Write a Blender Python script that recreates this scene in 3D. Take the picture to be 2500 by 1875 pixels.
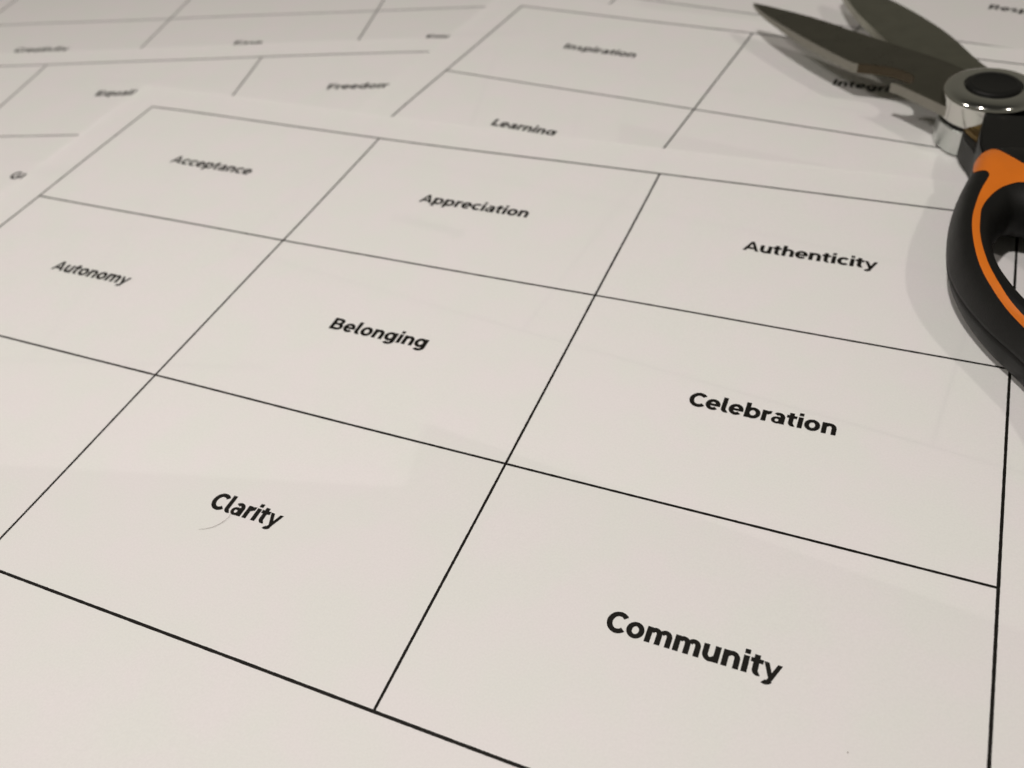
import bpy, bmesh, math, random
from mathutils import Vector, Matrix
from mathutils.geometry import delaunay_2d_cdt
from mathutils.bvhtree import BVHTree
random.seed(7)
for o in list(bpy.data.objects): bpy.data.objects.remove(o)
SC = bpy.context.scene
COL = SC.collection
MM = 0.001
U = 0.090                      # one table cell is 90 mm wide
H = 0.6151                     # cell height / width

# ------------------------------------------------------------------ camera
cam_d = bpy.data.cameras.new('camera'); cam = bpy.data.objects.new('camera', cam_d); COL.objects.link(cam)
R0 = ((0.91775882,-0.38352939,0.10307255),(0.20092669,0.67228655,0.71250212),(-0.3425598,-0.63319507,0.6940582))
rt = Vector((R0[0][0],-R0[0][1],-R0[0][2])); up = -Vector((R0[1][0],-R0[1][1],-R0[1][2])); bk = -Vector((R0[2][0],-R0[2][1],-R0[2][2]))
CAM = Vector((0.24039652,-0.21486933,0.13778666))
M = Matrix.Identity(4)
for i in range(3):
    M[i][0] = rt[i]; M[i][1] = up[i]; M[i][2] = bk[i]; M[i][3] = CAM[i]
cam.matrix_world = M
cam_d.sensor_fit = 'HORIZONTAL'; cam_d.sensor_width = 36.0; cam_d.lens = 36.0*2211.25/2500
cam_d.clip_start = 0.005; cam_d.clip_end = 20
cam_d.dof.use_dof = True; cam_d.dof.focus_distance = 0.166; cam_d.dof.aperture_fstop = 19.0
SC.camera = cam

# ------------------------------------------------------------------ light: a dim room, several small ceiling spots
W = bpy.data.worlds.new('World'); SC.world = W; W.use_nodes = True
wn = W.node_tree.nodes; wl = W.node_tree.links          # evening room: lit walls, dark ceiling
wtc = wn.new('ShaderNodeTexCoord'); wsep = wn.new('ShaderNodeSeparateXYZ'); wr = wn.new('ShaderNodeValToRGB')
wl.new(wtc.outputs['Generated'], wsep.inputs[0]); wl.new(wsep.outputs['Z'], wr.inputs[0])
e = wr.color_ramp.elements; e[0].position = 0.0; e[0].color = (.185,.172,.142,1); e[1].position = 1.0; e[1].color = (.035,.033,.029,1)
e2 = wr.color_ramp.elements.new(.55); e2.color = (.165,.156,.130,1)
e3 = wr.color_ramp.elements.new(.80); e3.color = (.115,.108,.090,1)
e3 = wr.color_ramp.elements.new(.93); e3.color = (.045,.043,.037,1)
wl.new(wr.outputs[0], wn['Background'].inputs[0]); wn['Background'].inputs[1].default_value = 0.86
def lamp(name, loc_mm, watts, radius, col):
    l = bpy.data.lights.new(name, 'POINT'); l.energy = watts; l.shadow_soft_size = radius; l.color = col
    o = bpy.data.objects.new(name, l); COL.objects.link(o); o.location = Vector(loc_mm)*MM
    return o
lamp('key_lamp', (163, -175, 440), 4.95, 0.011, (1.0, 0.945, 0.905))
lamp('second_lamp', (835, -205, 1000), 7.4, 0.024, (1.0, 0.925, 0.85))
lamp('third_lamp', (-200, -200, 500), 3.7, 0.045, (1.0, 0.935, 0.89))
SC.view_settings.view_transform = 'Standard'; SC.view_settings.look = 'None'
SC.view_settings.exposure = -0.01; SC.view_settings.gamma = 1.0

# ------------------------------------------------------------------ materials
def nt(name):
    m = bpy.data.materials.new(name); m.use_nodes = True; n = m.node_tree.nodes; n.clear()
    return m, n, m.node_tree.links, n.new('ShaderNodeOutputMaterial')
def principled(name, col, rough, metal=0.0, spec=0.5, bump=0.0, bscale=900, rvar=0.0, cvar=0.0, coat=0.0):
    m, n, l, out = nt(name)
    p = n.new('ShaderNodeBsdfPrincipled'); l.new(p.outputs[0], out.inputs[0])
    p.inputs['Base Color'].default_value = (*col, 1); p.inputs['Roughness'].default_value = rough
    p.inputs['Metallic'].default_value = metal; p.inputs['Specular IOR Level'].default_value = spec
    p.inputs['Coat Weight'].default_value = coat; p.inputs['Coat Roughness'].default_value = 0.15
    tc = n.new('ShaderNodeTexCoord')
    nz = n.new('ShaderNodeTexNoise'); nz.inputs['Scale'].default_value = bscale; nz.inputs['Detail'].default_value = 4
    l.new(tc.outputs['Object'], nz.inputs['Vector'])
    if bump:
        b = n.new('ShaderNodeBump'); b.inputs['Strength'].default_value = bump; b.inputs['Distance'].default_value = 0.0002
        l.new(nz.outputs[0], b.inputs['Height']); l.new(b.outputs[0], p.inputs['Normal'])
    if rvar or cvar:
        n2 = n.new('ShaderNodeTexNoise'); n2.inputs['Scale'].default_value = bscale/8; n2.inputs['Detail'].default_value = 6
        l.new(tc.outputs['Object'], n2.inputs['Vector'])
        if rvar:
            r = n.new('ShaderNodeMapRange'); r.inputs['To Min'].default_value = max(0.02, rough-rvar); r.inputs['To Max'].default_value = rough+rvar
            l.new(n2.outputs[0], r.inputs['Value']); l.new(r.outputs[0], p.inputs['Roughness'])
        if cvar:
            mx = n.new('ShaderNodeMix'); mx.data_type = 'RGBA'
            mx.inputs['A'].default_value = (*[c*(1-cvar) for c in col], 1); mx.inputs['B'].default_value = (*[min(1, c*(1+cvar)) for c in col], 1)
            l.new(n2.outputs[0], mx.inputs['Factor']); l.new(mx.outputs['Result'], p.inputs['Base Color'])
    return m
def paper_mat():
    m, n, l, out = nt('office_paper')
    tc = n.new('ShaderNodeTexCoord')
    nz = n.new('ShaderNodeTexNoise'); nz.inputs['Scale'].default_value = 75; nz.inputs['Detail'].default_value = 3
    l.new(tc.outputs['Object'], nz.inputs['Vector'])
    fib = n.new('ShaderNodeTexNoise'); fib.inputs['Scale'].default_value = 2600; fib.inputs['Detail'].default_value = 3
    l.new(tc.outputs['Object'], fib.inputs['Vector'])
    r = n.new('ShaderNodeValToRGB')
    e = r.color_ramp.elements; e[0].position = .36; e[0].color = (.905,.873,.868,1); e[1].position = .64; e[1].color = (.882,.885,.850,1)
    l.new(nz.outputs[0], r.inputs[0])
    mx = n.new('ShaderNodeMix'); mx.data_type = 'RGBA'; mx.blend_type = 'MULTIPLY'; mx.inputs['Factor'].default_value = 1
    r2 = n.new('ShaderNodeValToRGB'); e = r2.color_ramp.elements; e[0].position = .3; e[0].color = (.955,.955,.955,1); e[1].position = .7; e[1].color = (1,1,1,1)
    l.new(fib.outputs[0], r2.inputs[0]); l.new(r.outputs[0], mx.inputs['A']); l.new(r2.outputs[0], mx.inputs['B'])
    d = n.new('ShaderNodeBsdfDiffuse'); t = n.new('ShaderNodeBsdfTranslucent'); g = n.new('ShaderNodeBsdfGlossy')
    l.new(mx.outputs['Result'], d.inputs[0]); l.new(mx.outputs['Result'], t.inputs[0])
    g.inputs['Roughness'].default_value = .55; g.inputs[0].default_value = (1,1,1,1)
    b = n.new('ShaderNodeBump'); b.inputs['Strength'].default_value = .25; b.inputs['Distance'].default_value = .00005
    l.new(fib.outputs[0], b.inputs['Height'])
    for s in (d, g): l.new(b.outputs[0], s.inputs['Normal'])
    m1 = n.new('ShaderNodeMixShader'); m1.inputs[0].default_value = .215; l.new(d.outputs[0], m1.inputs[1]); l.new(t.outputs[0], m1.inputs[2])
    m2 = n.new('ShaderNodeMixShader'); m2.inputs[0].default_value = .025; l.new(m1.outputs[0], m2.inputs[1]); l.new(g.outputs[0], m2.inputs[2])
    l.new(m2.outputs[0], out.inputs[0])
    return m
PAPER = paper_mat()
INK = principled('toner_ink', (.007,.006,.0045), .6, spec=.15, bump=.3, bscale=4000, cvar=.4)
TABLE = principled('dark_wood', (.16,.09,.05), .45, bump=.2, bscale=60, cvar=.4)
STEEL_REFLECT = principled('steel_brown_reflection', (.075,.058,.035), .6, metal=.7, bump=.3, bscale=1500, cvar=.3)  # dark brown reflection on the notch walls, painted into the steel colour
STEEL_GROUND = principled('ground_steel_edge', (.27,.26,.225), .38, metal=1, bump=.25, bscale=2500, rvar=.08, cvar=.12)
STEEL_DARK = principled('dark_coated_steel', (.185,.175,.14), .30, metal=1, bump=.2, bscale=1500, rvar=.1, cvar=.22)
STEEL_GREY = principled('grey_blade_steel', (.30,.295,.24), .34, metal=1, bump=.2, bscale=1500, rvar=.1, cvar=.2)
CHROME = principled('polished_steel', (.60,.60,.56), .10, metal=1, bump=.05, bscale=700, rvar=.05)
CHROME_ROUGH = principled('worn_steel', (.60,.62,.60), .25, metal=1, bump=.2, bscale=900, rvar=.08, cvar=.08)
BRASS = principled('tarnished_brass', (.17,.115,.045), .45, metal=1, bump=.2, bscale=900, rvar=.1, cvar=.2)
BLACK = principled('black_plastic', (.005,.005,.0045), .45, spec=.28, bump=.25, bscale=2500, rvar=.05)
TANGM = principled('blackened_steel', (.02,.02,.018), .5, spec=.3, bump=.2, bscale=1500)
RUBBER = principled('black_rubber', (.005,.005,.0045), .5, spec=.22, bump=.35, bscale=3200, rvar=.06)
ORANGE = principled('orange_plastic', (.60,.145,.006), .45, spec=.4, bump=.15, bscale=2500, cvar=.05)
HAIRM = principled('hair_fibre', (.13,.09,.065), .4, bump=.1, bscale=3000)

# ------------------------------------------------------------------ helpers
def link_mesh(name, verts, faces, mat, parent=None, smooth=False, label=None):
    me = bpy.data.meshes.new(name); me.from_pydata([tuple(v) for v in verts], [], faces); me.update()
    me.materials.append(mat)
    if smooth:
        for p in me.polygons: p.use_smooth = True
    o = bpy.data.objects.new(name, me); COL.objects.link(o)
    if parent: o.parent = parent
    if label: o['label'] = label
    return o
def from_bm(name, bm, mat, parent=None, smooth=True, label=None, auto=None):
    bmesh.ops.recalc_face_normals(bm, faces=bm.faces)
    me = bpy.data.meshes.new(name); bm.to_mesh(me); bm.free(); me.materials.append(mat)
    for p in me.polygons: p.use_smooth = smooth
    if auto is not None: me.set_sharp_from_angle(angle=math.radians(auto))
    o = bpy.data.objects.new(name, me); COL.objects.link(o)
    if parent: o.parent = parent
    if label: o['label'] = label
    return o
def thing(name, label, cat, loc=(0,0,0), rz=0, group=None):
    o = bpy.data.objects.new(name, None); COL.objects.link(o); o.location = loc; o.rotation_euler = (0,0,rz)
    o.empty_display_size = .01
    o['label'] = label; o['category'] = cat
    if group: o['group'] = group
    return o

# ------------------------------------------------------------------ geometric bold lettering (own outlines, em units)
FAT = .017                     # toner spread
def bar(a,b,c,d): return [[(a-FAT,b-FAT),(c+FAT,b-FAT),(c+FAT,d+FAT),(a-FAT,d+FAT)]]
def poly(*p): return [list(p)]
def ring(cx,cy,rx,ry,wv,wh,a0,a1):
    n = max(4, int(abs(a1-a0)/9)); out = []; rx += FAT; ry += FAT; wv += 2*FAT; wh += 2*FAT
    for i in range(n):
        q = []
        for a,k in ((a0+(a1-a0)*i/n,1),(a0+(a1-a0)*(i+1)/n,1),(a0+(a1-a0)*(i+1)/n,0),(a0+(a1-a0)*i/n,0)):
            t = math.radians(a); q.append((cx+(rx-(0 if k else wv))*math.cos(t), cy+(ry-(0 if k else wh))*math.sin(t)))
        out.append(q)
    return out
XH = .55
def stem(h=XH, b=0, x=.058): return bar(x,b,x+.152,h)
G = {
 'o': (.63, ring(.315,.275,.28,.288,.15,.128,0,360)),
 'c': (.545, ring(.31,.275,.275,.288,.15,.128,42,318)),
 'e': (.605, ring(.305,.275,.275,.288,.15,.122,0,316)+bar(.09,.222,.575,.318)),
 'a': (.575, bar(.368,0,.515,.335)+ring(.285,.335,.23,.228,.147,.118,0,140)+ring(.232,.163,.200,.174,.115,.082,0,360)+bar(.235,.238,.40,.335)),
 'b': (.665, stem(.78)+ring(.352,.275,.283,.288,.15,.128,0,360)),
 'd': (.665, bar(.455,0,.607,.78)+ring(.313,.275,.283,.288,.15,.128,0,360)),
 'p': (.665, stem(XH,-.19)+ring(.352,.275,.283,.288,.15,.128,0,360)),
 'q': (.665, bar(.455,-.19,.607,XH)+ring(.313,.275,.283,.288,.15,.128,0,360)),
 'g': (.67, bar(.462,.02,.612,XH)+ring(.308,.29,.273,.272,.15,.122,0,360)+ring(.33,.03,.282,.238,.15,.122,222,360)),
 'n': (.625, stem()+ring(.326,.31,.246,.252,.15,.13,0,155)+bar(.422,0,.572,.315)),
 'm': (.93, stem()+ring(.33,.33,.213,.232,.15,.125,0,155)+bar(.393,0,.543,.335)+ring(.66,.33,.217,.232,.15,.125,0,155)+bar(.727,0,.877,.335)),
 'h': (.625, stem(.78)+ring(.326,.31,.246,.252,.15,.13,0,155)+bar(.422,0,.572,.315)),
 'u': (.625, bar(.053,.235,.203,XH)+ring(.299,.24,.246,.252,.15,.13,180,335)+bar(.415,0,.567,XH)),
 'r': (.405, stem()+ring(.372,.285,.272,.278,.15,.135,84,150)),
 'i': (.27, stem()+poly((.060,.632),(.208,.632),(.220,.645),(.220,.782),(.208,.795),(.060,.795),(.048,.782),(.048,.645))),
 'j': (.27, stem()),
 'l': (.315, bar(.058,.155,.208,.78)+ring(.235,.166,.178,.174,.15,.128,180,302)),
 't': (.40, bar(.105,.17,.255,.68)+bar(.018,.43,.372,.548)+ring(.275,.175,.17,.182,.15,.125,180,300)),
 's': (.50, ring(.25,.395,.20,.165,.135,.108,38,270)+ring(.25,.1555,.205,.165,.135,.108,-142,90)),
 'v': (.57, poly((.0,XH),(.155,XH),(.36,.0),(.215,.0))+poly((.41,XH),(.565,XH),(.36,.0),(.215,.0))),
 'w': (.84, poly((.0,XH),(.155,XH),(.305,.0),(.165,.0))+poly((.36,XH),(.475,XH),(.305,.0),(.165,.0))+poly((.36,XH),(.475,XH),(.675,.0),(.535,.0))+poly((.685,XH),(.84,XH),(.675,.0),(.535,.0))),
 'y': (.575, poly((.0,XH),(.158,XH),(.365,.03),(.22,.0))+poly((.42,XH),(.572,XH),(.345,-.035),(.30,-.115),(.235,-.165),(.17,-.06),(.215,.03))+ring(.150,-.012,.205,.188,.15,.125,236,338)),
 'A': (.745, poly((0,0),(.162,0),(.445,.74),(.30,.74))+poly((.583,0),(.745,0),(.445,.74),(.30,.74))+bar(.16,.155,.60,.275)),
 'B': (.725, bar(.075,0,.23,.74)+ring(.40,.5475,.225,.1925,.15,.12,-90,90)+ring(.435,.2175,.24,.2175,.15,.12,-90,90)+bar(.2,0,.435,.12)+bar(.2,.32,.435,.435)+bar(.2,.62,.40,.74)),
 'C': (.685, ring(.395,.37,.365,.388,.158,.138,42,318)),
 'D': (.79, bar(.075,0,.23,.74)+ring(.36,.37,.375,.37,.155,.125,-90,90)+bar(.2,0,.36,.125)+bar(.2,.615,.36,.74)),
 'E': (.65, bar(.075,0,.23,.74)+bar(.2,0,.61,.125)+bar(.2,.31,.57,.43)+bar(.2,.615,.60,.74)),
 'F': (.62, bar(.075,0,.23,.74)+bar(.2,.28,.56,.405)+bar(.2,.615,.60,.74)),
 'G': (.775, ring(.395,.37,.365,.388,.158,.138,42,318)+bar(.565,.07,.71,.375)+bar(.44,.27,.71,.385)),
 'H': (.80, bar(.075,0,.23,.74)+bar(.57,0,.725,.74)+bar(.2,.31,.6,.435)),
 'I': (.31, bar(.075,0,.23,.74)),
 'L': (.57, bar(.075,0,.23,.74)+bar(.2,0,.56,.128)),
 'R': (.73, bar(.075,0,.23,.74)+ring(.40,.49,.255,.25,.152,.122,-90,90)+bar(.2,.24,.40,.362)+bar(.2,.618,.40,.74)+poly((.34,.27),(.51,.27),(.70,0),(.525,0))),
}
EM = .0575
def word_polys(w):
    x = 0; out = []
    for ch in w:
        adv, ps = G[ch]
        for p in ps: out.append([(x+a, b) for a,b in p])
        x += adv
    return x, out

def in_poly(p, q):
    c = False; j = len(q)-1
    for i in range(len(q)):
        a, b = q[i], q[j]
        if (a[1] > p[1]) != (b[1] > p[1]) and p[0] < (b[0]-a[0])*(p[1]-a[1])/(b[1]-a[1])+a[0]: c = not c
        j = i
    return c
GC = {}
def glyph_mesh(ch):
    if ch in GC: return GC[ch]
    vv = []; ed = []; ps = G[ch][1]
    for p in ps:
        i0 = len(vv); vv += [Vector((q[0]+random.uniform(-2e-5,2e-5), q[1]+random.uniform(-2e-5,2e-5))) for q in p]
        ed += [(i0+i, i0+(i+1)%len(p)) for i in range(len(p))]
    ov, oe, of, *_ = delaunay_2d_cdt(vv, ed, [], 0, 1e-6)
    keep = []
    for f in of:
        c = sum((ov[i] for i in f), Vector((0,0)))/len(f)
        if any(in_poly(c, q) for q in ps): keep.append(tuple(f))
    GC[ch] = (ov, keep); return GC[ch]
def word_mesh(w):
    x = 0; V = []; F = []
    for ch in w:
        ov, of = glyph_mesh(ch); k = len(V)
        V += [Vector((v.x+x, v.y)) for v in ov]; F += [tuple(i+k for i in f) for f in of]
        x += G[ch][0]
    return V, F

# ------------------------------------------------------------------ sheets of paper
INKZ = .00003
POSE_B = (1.0698,-1.1432,.1086)
def to_local(pose, X, Y):
    dx, dy = X-pose[0], Y-pose[1]; c, s = math.cos(pose[2]), math.sin(pose[2])
    return c*dx+s*dy, -s*dx+c*dy
def clamp01(v): return max(0.0, min(1.0, v))
def free_of(pose, X, Y, mt=.14):        # 0 under the covering sheet, 1 clear of it
    lx, ly = to_local(pose, X, Y)
    return clamp01((max(-.15-lx, -mt-ly))/.12)
def edge_lift(a, x, y):         # cut edges never lie quite flat
    return a*(math.exp(-(y+.14)/.13) + .8*math.exp(-(x+.15)/.13))
def waves(X, Y):                # slight undulation shared by the whole pile
    return .00009*(math.sin(3.1*X+1.3*Y+.4)*math.sin(1.1*X-3.7*Y+1.0)+.6*math.sin(6.3*X-4.1*Y)*math.sin(2.2*X+7.1*Y+2))
def lift_near(x, y, X, Y):      # the near sheet's far left corner stands up over a millimetre
    return .0013*math.exp(-(x*x+y*y)/.5)+edge_lift(.00065, x, y)
def lift_b(x, y, X, Y): return edge_lift(.00055, x, y)*free_of((0,0,0), X, Y)
def lift_c(x, y, X, Y): return edge_lift(.00055, x, y)*min(free_of((0,0,0), X, Y), free_of(POSE_B, X, Y, .108))
def no_lift(x, y, X, Y): return 0.0
def sheet(label, pose, z, words, base, lift=no_lift, mt=.14):
    """pose in cell widths of the near sheet, y towards the viewer"""
    x0, y0, th = pose
    t = thing('printed_sheet', label, 'paper sheet', (x0*U, -y0*U, z*MM), -th, 'sheets of printed word cards')
    cs, sn = math.cos(th), math.sin(th)
    def P(x, y, dz=0.0):
        X, Y = x0+cs*x-sn*y, y0+sn*x+cs*y
        return (x*U, -y*U, lift(x, y, X, Y)+waves(X, Y)+dz)
    nx, ny = 56, 40; v = []; f = []
    for j in range(ny+1):
        for i in range(nx+1):
            u = i/nx; w = j/ny; v.append(P(-.15+3.3*u*(.35+.65*u), -mt+2.333*w*(.35+.65*w)))
    for j in range(ny):
        for i in range(nx):
            a = j*(nx+1)+i; f.append((a, a+nx+1, a+nx+2, a+1))
    link_mesh('paper', v, f, PAPER, t, smooth=True)
    def line(x1, y1, x2, y2, w, dz):
        n = 60; v = []; f = []
        L = math.hypot(x2-x1, y2-y1); px, py = -(y2-y1)/L*w/2, (x2-x1)/L*w/2
        for i in range(n*4+1):
            k = i/(n*4); jx = 1+random.uniform(-.07,.07)
            x, y = x1+(x2-x1)*k, y1+(y2-y1)*k
            v += [P(x+px*jx, y+py*jx, dz), P(x-px*jx, y-py*jx, dz)]
        for i in range(n*4): f.append((2*i, 2*i+1, 2*i+3, 2*i+2))
        link_mesh('printed_line', v, f, INK, t)
    lw = .0060
    for r in range(4): line(-lw/2, r*H, 3+lw/2, r*H, lw*(1.12 if r == 3 else 1.08 if r == 0 else 1), INKZ)
    for c in range(4): line(c, 0, c, 3*H, lw*(1.06 if c in (0,3) else 1), INKZ+.00001)
    for (c, r), w in words.items():
        adv, ps = word_polys(w)
        k = EM
        ov, of = word_mesh(w)
        bx = c+.5-adv*k/2; by = (r+base)*H
        verts = [P(bx+a.x*k, by-a.y*k, INKZ+.00002) for a in ov]
        link_mesh('printed_word', verts, of, INK, t, label='the word %s in bold black print' % w)
    return t

bm = bmesh.new(); bmesh.ops.create_cube(bm, size=1)
for v in bm.verts: v.co = Vector((v.co.x*1.5, v.co.y*1.3, v.co.z*.03-.0160))
tb = from_bm('table_top', bm, TABLE, smooth=False); tb.location = (.12,.0,0); tb['kind'] = 'structure'

sheet('rearmost left white sheet, reaching the top left corner, with the word Creativity', (-1.6619,-1.1553,-.2329), -.62, {(0,1):'Creativity',(1,1):'Ease',(2,1):'Empowerment'}, .50)
sheet('rearmost right white sheet behind the open blades, with the word Respect cut by the frame', (1.6500,-2.5300,.1680), -.50, {(1,1):'Respect'}, .505)
sheet('white sheet at left with the words Equality and Freedom, second from the left edge', (-1.7796,-.0186,-.2453), -.38, {(1,0):'Equality',(2,0):'Freedom',(1,1):'Gratitude',(2,2):'Honesty'}, .49, lift_c, mt=.122)
sheet('white sheet under the blades with the words Inspiration, Integrity and Learning', POSE_B, -.22, {(0,0):'Inspiration',(1,0):'Integrity',(0,1):'Learning',(0,2):'Listening'}, .51, lift_b, mt=.108)
sheet('nearest and topmost white sheet filling the foreground, with Acceptance, Belonging and Community', (0,0,0), 0,
      {(0,0):'Acceptance',(1,0):'Appreciation',(2,0):'Authenticity',(0,1):'Autonomy',(1,1):'Belonging',(2,1):'Celebration',(1,2):'Clarity',(2,2):'Community'}, .52, lift_near)
# ------------------------------------------------------------------ hair and specks
def tube(name, pts, r, mat, parent=None, taper=None, seg=8):
    v = []; f = []; n = len(pts)
    for i, p in enumerate(pts):
        d = (pts[min(i+1,n-1)]-pts[max(i-1,0)]).normalized(); s = d.cross(Vector((0,0,1))).normalized(); u2 = s.cross(d)
        rr = r*(taper(i/(n-1)) if taper else 1)
        for k in range(seg):
            a = 2*math.pi*k/seg; v.append(p+s*math.cos(a)*rr+u2*math.sin(a)*rr)
    for i in range(n-1):
        for k in range(seg): f.append((i*seg+k, i*seg+(k+1)%seg, (i+1)*seg+(k+1)%seg, (i+1)*seg+k))
    f.append(tuple(range(seg))[::-1]); f.append(tuple(range((n-1)*seg, n*seg)))
    return link_mesh(name, v, f, mat, parent, smooth=True)
def catmull(P, n, closed=False):
    out = []; L = len(P); segs = L if closed else L-1
    for i in range(segs):
        p = [P[(i+k-1) % L] if closed else P[min(max(i+k-1,0),L-1)] for k in range(4)]
        for j in range(n):
            t = j/n
            out.append(.5*((2*p[1])+(-p[0]+p[2])*t+(2*p[0]-5*p[1]+4*p[2]-p[3])*t*t+(-p[0]+3*p[1]-3*p[2]+p[3])*t**3))
    if not closed: out.append(P[-1].copy())
    return out
hp = [Vector((x*U, -y*H*U, .00016+.00003*i)) for i,(x,y) in enumerate([(1.428,2.618),(1.444,2.606),(1.458,2.590),(1.468,2.567),(1.474,2.543),(1.474,2.521),(1.470,2.505)])]
c0 = hp[0].copy()
h = tube('hair', [p-c0 for p in catmull(hp, 8)], .000032, HAIRM, taper=lambda t: .45+.55*math.sin(math.pi*min(1,t*1.1)))
h.location = c0
h['label'] = 'fine curved brown hair lying below the word Clarity'; h['category'] = 'hair'
def speck(x, y, r, label):
    bm = bmesh.new(); bmesh.ops.create_icosphere(bm, subdivisions=1, radius=r)
    for v in bm.verts: v.co *= random.uniform(.7,1.2)
    o = from_bm('dust_speck', bm, HAIRM); o.location = (x*U, -y*H*U, r*.8)
    o['label'] = label; o['category'] = 'speck'
speck(2.79, 2.66, .00010, 'tiny brown speck on the near sheet right of the word Community')

# ------------------------------------------------------------------ the garden snips
PV = Vector((259, 36, 0))
snips = thing('garden_snips', 'open garden snips with dark blades and black orange handle lying on the sheets', 'garden snips', PV*MM)
def loc2(p, z=0.0): return Vector((p[0]-PV.x, p[1]-PV.y, z))*MM

def plate(name, top, z1, z0, mat, parent, bev=.25, label=None, zb=None, zt=None):
    """solid plate from an outline in mm; zb / zt may give the bottom / top height as a function of (x, y)"""
    vs = [Vector(p) for p in top]; n = len(vs)
    ov, oe, of, orig, *_ = delaunay_2d_cdt(vs, [], [list(range(n))], 1, 1e-5)
    bm = bmesh.new()
    T = [bm.verts.new(loc2(v, zt(v.x, v.y) if zt else z1)) for v in ov]
    Bt = [bm.verts.new(loc2(v, zb(v.x, v.y) if zb else z0)) for v in ov]
    for q in of:
        bm.faces.new([T[i] for i in q]); bm.faces.new([Bt[i] for i in reversed(q)])
    bm.faces.ensure_lookup_table()
    edges = [e for e in bm.edges if len(e.link_faces) == 1 and e.verts[0] in T]
    TI = {v: i for i, v in enumerate(T)}
    rim = []
    for e in edges:
        a, b = TI[e.verts[0]], TI[e.verts[1]]
        bm.faces.new((T[a], T[b], Bt[b], Bt[a])); rim.append(e)
    bmesh.ops.recalc_face_normals(bm, faces=bm.faces)
    if bev: bmesh.ops.bevel(bm, geom=rim, offset=bev*MM, segments=2, affect='EDGES', clamp_overlap=True)
    o = from_bm(name, bm, mat, parent, smooth=True, label=label, auto=32)
    w = o.modifiers.new('weighted_normal', 'WEIGHTED_NORMAL'); w.keep_sharp = True; w.weight = 100
    return o

def sm(pts, n=4, closed=False): return [tuple(v) for v in catmull([Vector(p) for p in pts], n, closed)]
# near blade with its round wire notch
b1 = sm([(186.0,88.6),(193.2,86.0),(207.6,79.6),(220.3,71.9),(232.1,64.9),(245.9,57.0),(256,49)])
b1 += [(266,40),(262,28),(252,27.6)]
b1 += [(248,30.4),(242.7,34.7),(236,39.9)] + sm([(234.0,40.9),(237.5,40.4),(239.2,41.4),(239.8,43.6),(238.6,46.6),(234.4,49.3),(229.5,50.4),(224.0,50.6)])
b1 += sm([(222.7,50.8),(215.2,57.1),(207.2,64.4),(197.3,74.2),(191.4,80.6),(187.4,85.9)])
def tipfade(x, y, lo, hi, at, full):
    d = math.hypot(x-at[0], y-at[1]); k = min(1, d/full); return lo+(hi-lo)*k
blade1 = plate('blade', b1, 12.2, 9.3, STEEL_DARK, snips, .3, 'dark near blade with a round notch',
               zb=lambda x,y: tipfade(x,y,11.0,9.3,(186,88.6),30))
blade1.data.materials.append(STEEL_REFLECT); blade1.data.materials.append(STEEL_GROUND)
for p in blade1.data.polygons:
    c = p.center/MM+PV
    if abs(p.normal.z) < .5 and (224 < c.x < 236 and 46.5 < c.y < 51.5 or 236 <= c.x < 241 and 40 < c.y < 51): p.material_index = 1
    elif abs(p.normal.z) < .5 and p.normal.x+p.normal.y < 0: p.material_index = 2
b2 = sm([(209.5,114.6),(214.3,101.4),(220.3,88.9),(231.4,70.4),(240,58),(249,45)]) + [(252,30),(264,28),(270,40)] + sm([(266,52),(256.7,62.2),(246.9,79.8),(236.8,93.3),(227.7,103.2),(218.1,112.1),(212.0,116.6),(210.0,116.9)])
plate('blade', b2, 9.5, 7.0, STEEL_GREY, snips, .3, 'lighter grey far blade running out of the picture')

def lathe(name, prof, centre, mat, seg=96, label=None, parent=None):
    bm = bmesh.new(); rings = []
    for r, z in prof:
        rings.append([bm.verts.new(loc2((centre[0]+r*math.cos(2*math.pi*k/seg), centre[1]+r*math.sin(2*math.pi*k/seg)), z)) for k in range(seg)])
    for a, b in zip(rings, rings[1:]):
        for k in range(seg): bm.faces.new((a[k], a[(k+1)%seg], b[(k+1)%seg], b[k]))
    bm.faces.new(rings[0]); bm.faces.new(rings[-1])
    o = from_bm(name, bm, mat, parent or snips, True, label, auto=40)
    w = o.modifiers.new('weighted_normal', 'WEIGHTED_NORMAL'); w.keep_sharp = True; w.weight = 100
    return o
piv = (259.2, 36.2)
disc = lathe('pivot_disc', [(11.6,8.6),(12.0,8.9),(12.05,14.0),(12.0,14.4),(11.8,14.85),(11.4,15.25),(10.9,15.55),(10.2,15.80),(9.2,15.98),(8.2,16.05),(7.5,16.06),(7.2,16.0),(6.9,15.6)], piv, CHROME, 128)
lathe('pivot_cap', [(6.8,15.2),(6.8,16.1),(6.4,16.6),(5.4,16.75),(5.0,16.5),(.4,16.45)], piv, BLACK, 64, parent=disc)
lathe('pivot_washer', [(10.9,7.2),(10.9,8.7)], piv, BLACK, 64)
# lower nut: a ring with a few flats
bm = bmesh.new(); R1 = 11.9; n = 14
ang = [math.radians(205+i*(360/n)) for i in range(n)]
lo = [bm.verts.new(loc2((piv[0]+R1*math.cos(a), piv[1]+R1*math.sin(a)), .4)) for a in ang]
hi = [bm.verts.new(loc2((piv[0]+R1*math.cos(a), piv[1]+R1*math.sin(a)), 7.3)) for a in ang]
for k in range(n): bm.faces.new((lo[k], lo[(k+1)%n], hi[(k+1)%n], hi[k]))
bm.faces.new(lo); bm.faces.new(hi)
bmesh.ops.bevel(bm, geom=[e for e in bm.edges], offset=.25*MM, segments=2, affect='EDGES')
from_bm('pivot_nut', bm, CHROME_ROUGH, snips, True, auto=25)
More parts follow.
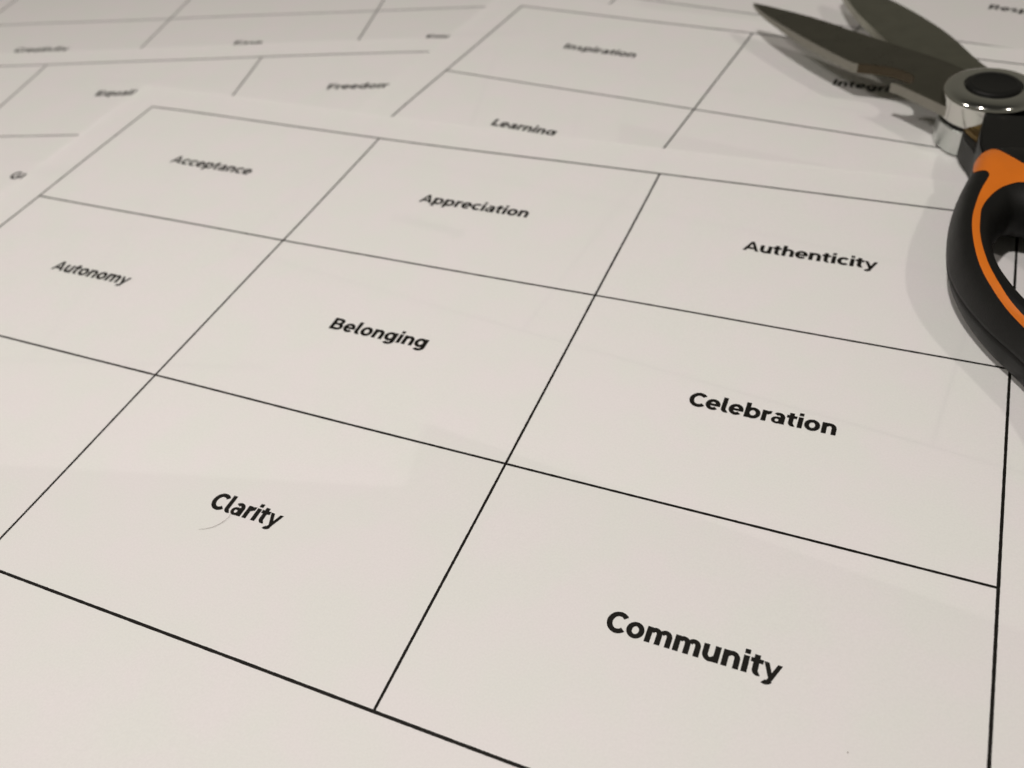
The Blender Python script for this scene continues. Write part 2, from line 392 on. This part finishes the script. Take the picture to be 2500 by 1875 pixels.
# metal tang and brass spring clip between pivot and grip
plate('tang', sm([(253.6,31),(254.0,27),(255.2,22),(257.8,15.5),(258.2,8),(257.2,1)],3)+[(262,-4),(270,-4),(275,30),(262,34)], 7.6, .6, TANGM, snips, .5)
plate('spring_clip', sm([(253.2,29.5),(254.6,25.5),(257.0,21.5),(259.5,18)],3)+[(262,18),(262,30)], 9.6, 8.0, BRASS, snips, .3)

# grip: a closed loop lofted between an outer and an inner line, rounded section
GO = [(258.6,6.0),(256.4,-3),(254.5,-13.5),(253.9,-24),(254.8,-35.3),(257.8,-44.6),(263.1,-53.6),(269.6,-61.4),(277.5,-72),(285,-88),(297,-99),(309,-101),(314,-92),(309,-76),(301,-58),(295,-42),(291,-28),(287,-12),(280,2),(268,9)]
GI = [(266.6,-17.6),(264.6,-21),(263.2,-26),(263.1,-32),(264.4,-39),(266.8,-45),(270.2,-51.3),(275.2,-58.5),(282,-68),(290,-80),(299,-88),(304,-89),(304,-84),(299,-70),(292,-56),(286,-44),(282,-33),(278.5,-24),(275,-20),(270.6,-17.6)]
def grip_rings():
    O = catmull([Vector((*p,0)) for p in GO], 7, True); I = catmull([Vector((*p,0)) for p in GI], 7, True)
    rings = []
    angs = [360*k/44 for k in range(44)]+[-8.0,-6.5,-5.0]
    angs = sorted(a % 360 for a in angs if abs(a-360*43/44) > .1); nseg = len(angs)
    for o, i in zip(O, I):
        m = (o+i)/2; h = (o-i)/2; ring_ = []
        w = h.length
        for k in range(nseg):
            a = math.radians(angs[k]); ca, sa = math.cos(a), math.sin(a)
            arch = max(0.0, min(1.0, (m.y+19)/13)); e = .93-.13*arch
            cx = math.copysign(abs(ca)**e, ca); sz = math.copysign(abs(sa)**e, sa)
            hh = 7.4+1.5*arch
            if sz < 0: cx *= 1-.36*(-sz)**1.5; hh = 8.4
            if abs(angs[k]-353.5) < .1: cx -= .16/w*2     # parting line between the two shells
            ring_.append(m+h*cx+Vector((0,0,9.0+hh*sz)))
        rings.append(ring_)
    return rings
RG = grip_rings()
bm = bmesh.new(); vr = [[bm.verts.new(loc2(v, v.z)) for v in r] for r in RG]; n = len(vr); k_ = len(vr[0])
for a in range(n):
    for b in range(k_):
        bm.faces.new((vr[a][b], vr[a][(b+1)%k_], vr[(a+1)%n][(b+1)%k_], vr[(a+1)%n][b]))
bmesh.ops.recalc_face_normals(bm, faces=bm.faces)
tree = BVHTree.FromBMesh(bm)
grip = from_bm('grip', bm, RUBBER, snips, True, 'black rubber finger loop')
CL = CAM/MM
def onto(p, z=17.0, off=.12):
    """drop a point of the inlay's outline onto the curved top of the grip"""
    P3 = Vector((p[0], p[1], z)); d = (P3-CL).normalized()
    o = (CL-PV)*MM
    hit, nrm, idx, dist = tree.ray_cast(o, d)
    if hit is None:                 # past the edge: nearest place on the side of the grip
        best = None
        for q in range(60):
            pp = o+d*((P3-CL).length*MM+(q-10)*.0004)
            r = tree.find_nearest(pp)
            if best is None or r[3] < best[3]: best = r
        hit, nrm = best[0], best[1]
    return hit+nrm*off*MM
# orange inlay
oo = sm([(268.3,-62.6),(265.3,-58.0),(262.5,-52.2),(260.2,-46.2),(258.7,-39.9),(257.8,-33.7),(257.5,-28.1),(257.9,-22.1),(258.7,-16.4),(259.8,-11.4),(259.95,-9.6),(259.4,-8.5),(258.4,-8.5),(257.4,-9.2),(256.75,-9.9)],5)
ot = sm([(256.6,-8.6),(256.7,-6.0),(257.3,-2.3),(258.9,.7),(261.1,1.5),(264.0,-.8),(267.0,-3.6),(272,-7.5),(278,-11),(284,-17)],4)
oi = sm([(284,-24),(279,-17),(273,-12.2),(267.2,-11.5),(264.4,-12.9),(262.1,-15.6),(260.2,-19.8),(259.1,-24.1),(259.0,-28.8),(259.2,-33.3),(260.0,-38.5),(261.5,-44.5),(263.7,-50.4),(266.0,-55.5),(268.4,-59.4),(274,-68)],5)
oo = sm([(293,-93),(288,-88.5),(281,-80),(274.5,-71)],4)[:-1]+oo
oi = oi[:-1]+sm([(274,-68),(281,-77.5),(288,-86.5)],4)
outline = oo+ot+oi
vs = [Vector(p) for p in outline]; no = len(vs)
def inside(p):
    c = False; j = no-1
    for i in range(no):
        a, b = vs[i], vs[j]
        if (a.y > p[1]) != (b.y > p[1]) and p[0] < (b.x-a.x)*(p[1]-a.y)/(b.y-a.y)+a.x: c = not c
        j = i
    return c
x = 255.0
while x < 294:
    y = -94.0
    while y < 3:
        if inside((x, y)): vs.append(Vector((x, y)))
        y += .42
    x += .42
ov, oe, of, *_ = delaunay_2d_cdt(vs, [], [list(range(no))], 1, 1e-5)
V3 = [onto((v.x, v.y)) for v in ov]
bm = bmesh.new(); bv = [bm.verts.new(v) for v in V3]
for q in of:
    try: bm.faces.new([bv[i] for i in q])
    except ValueError: pass
bmesh.ops.recalc_face_normals(bm, faces=bm.faces)
me_o = from_bm('orange_inlay', bm, ORANGE, snips, True, 'bright orange inlay on the black grip')
# black neck of the handle
plate('handle_neck', sm([(258.0,23.6),(257.6,15),(257.7,8),(258.6,4)],4)+[(262,3.4),(270,2),(276,-2),(284,-10),(294,-2),(292,12),(282,22),(272,24.4)], 14.6, 7.8, BLACK, snips, 1.0, 'black plastic neck between pivot and grip')

# the other handle, mirrored across the tool's long axis (mostly beyond the right edge of the picture)
ax = math.radians(-47); MR = Matrix(((math.cos(2*ax), math.sin(2*ax), 0, 0), (math.sin(2*ax), -math.cos(2*ax), 0, 0), (0, 0, 1, -.0003), (0, 0, 0, 1)))
for src in [o for o in snips.children if o.name.split('.')[0] in ('grip', 'orange_inlay', 'handle_neck')]:
    me = src.data.copy(); me.transform(MR); me.flip_normals()
    o = bpy.data.objects.new(src.name.split('.')[0], me); COL.objects.link(o); o.parent = snips
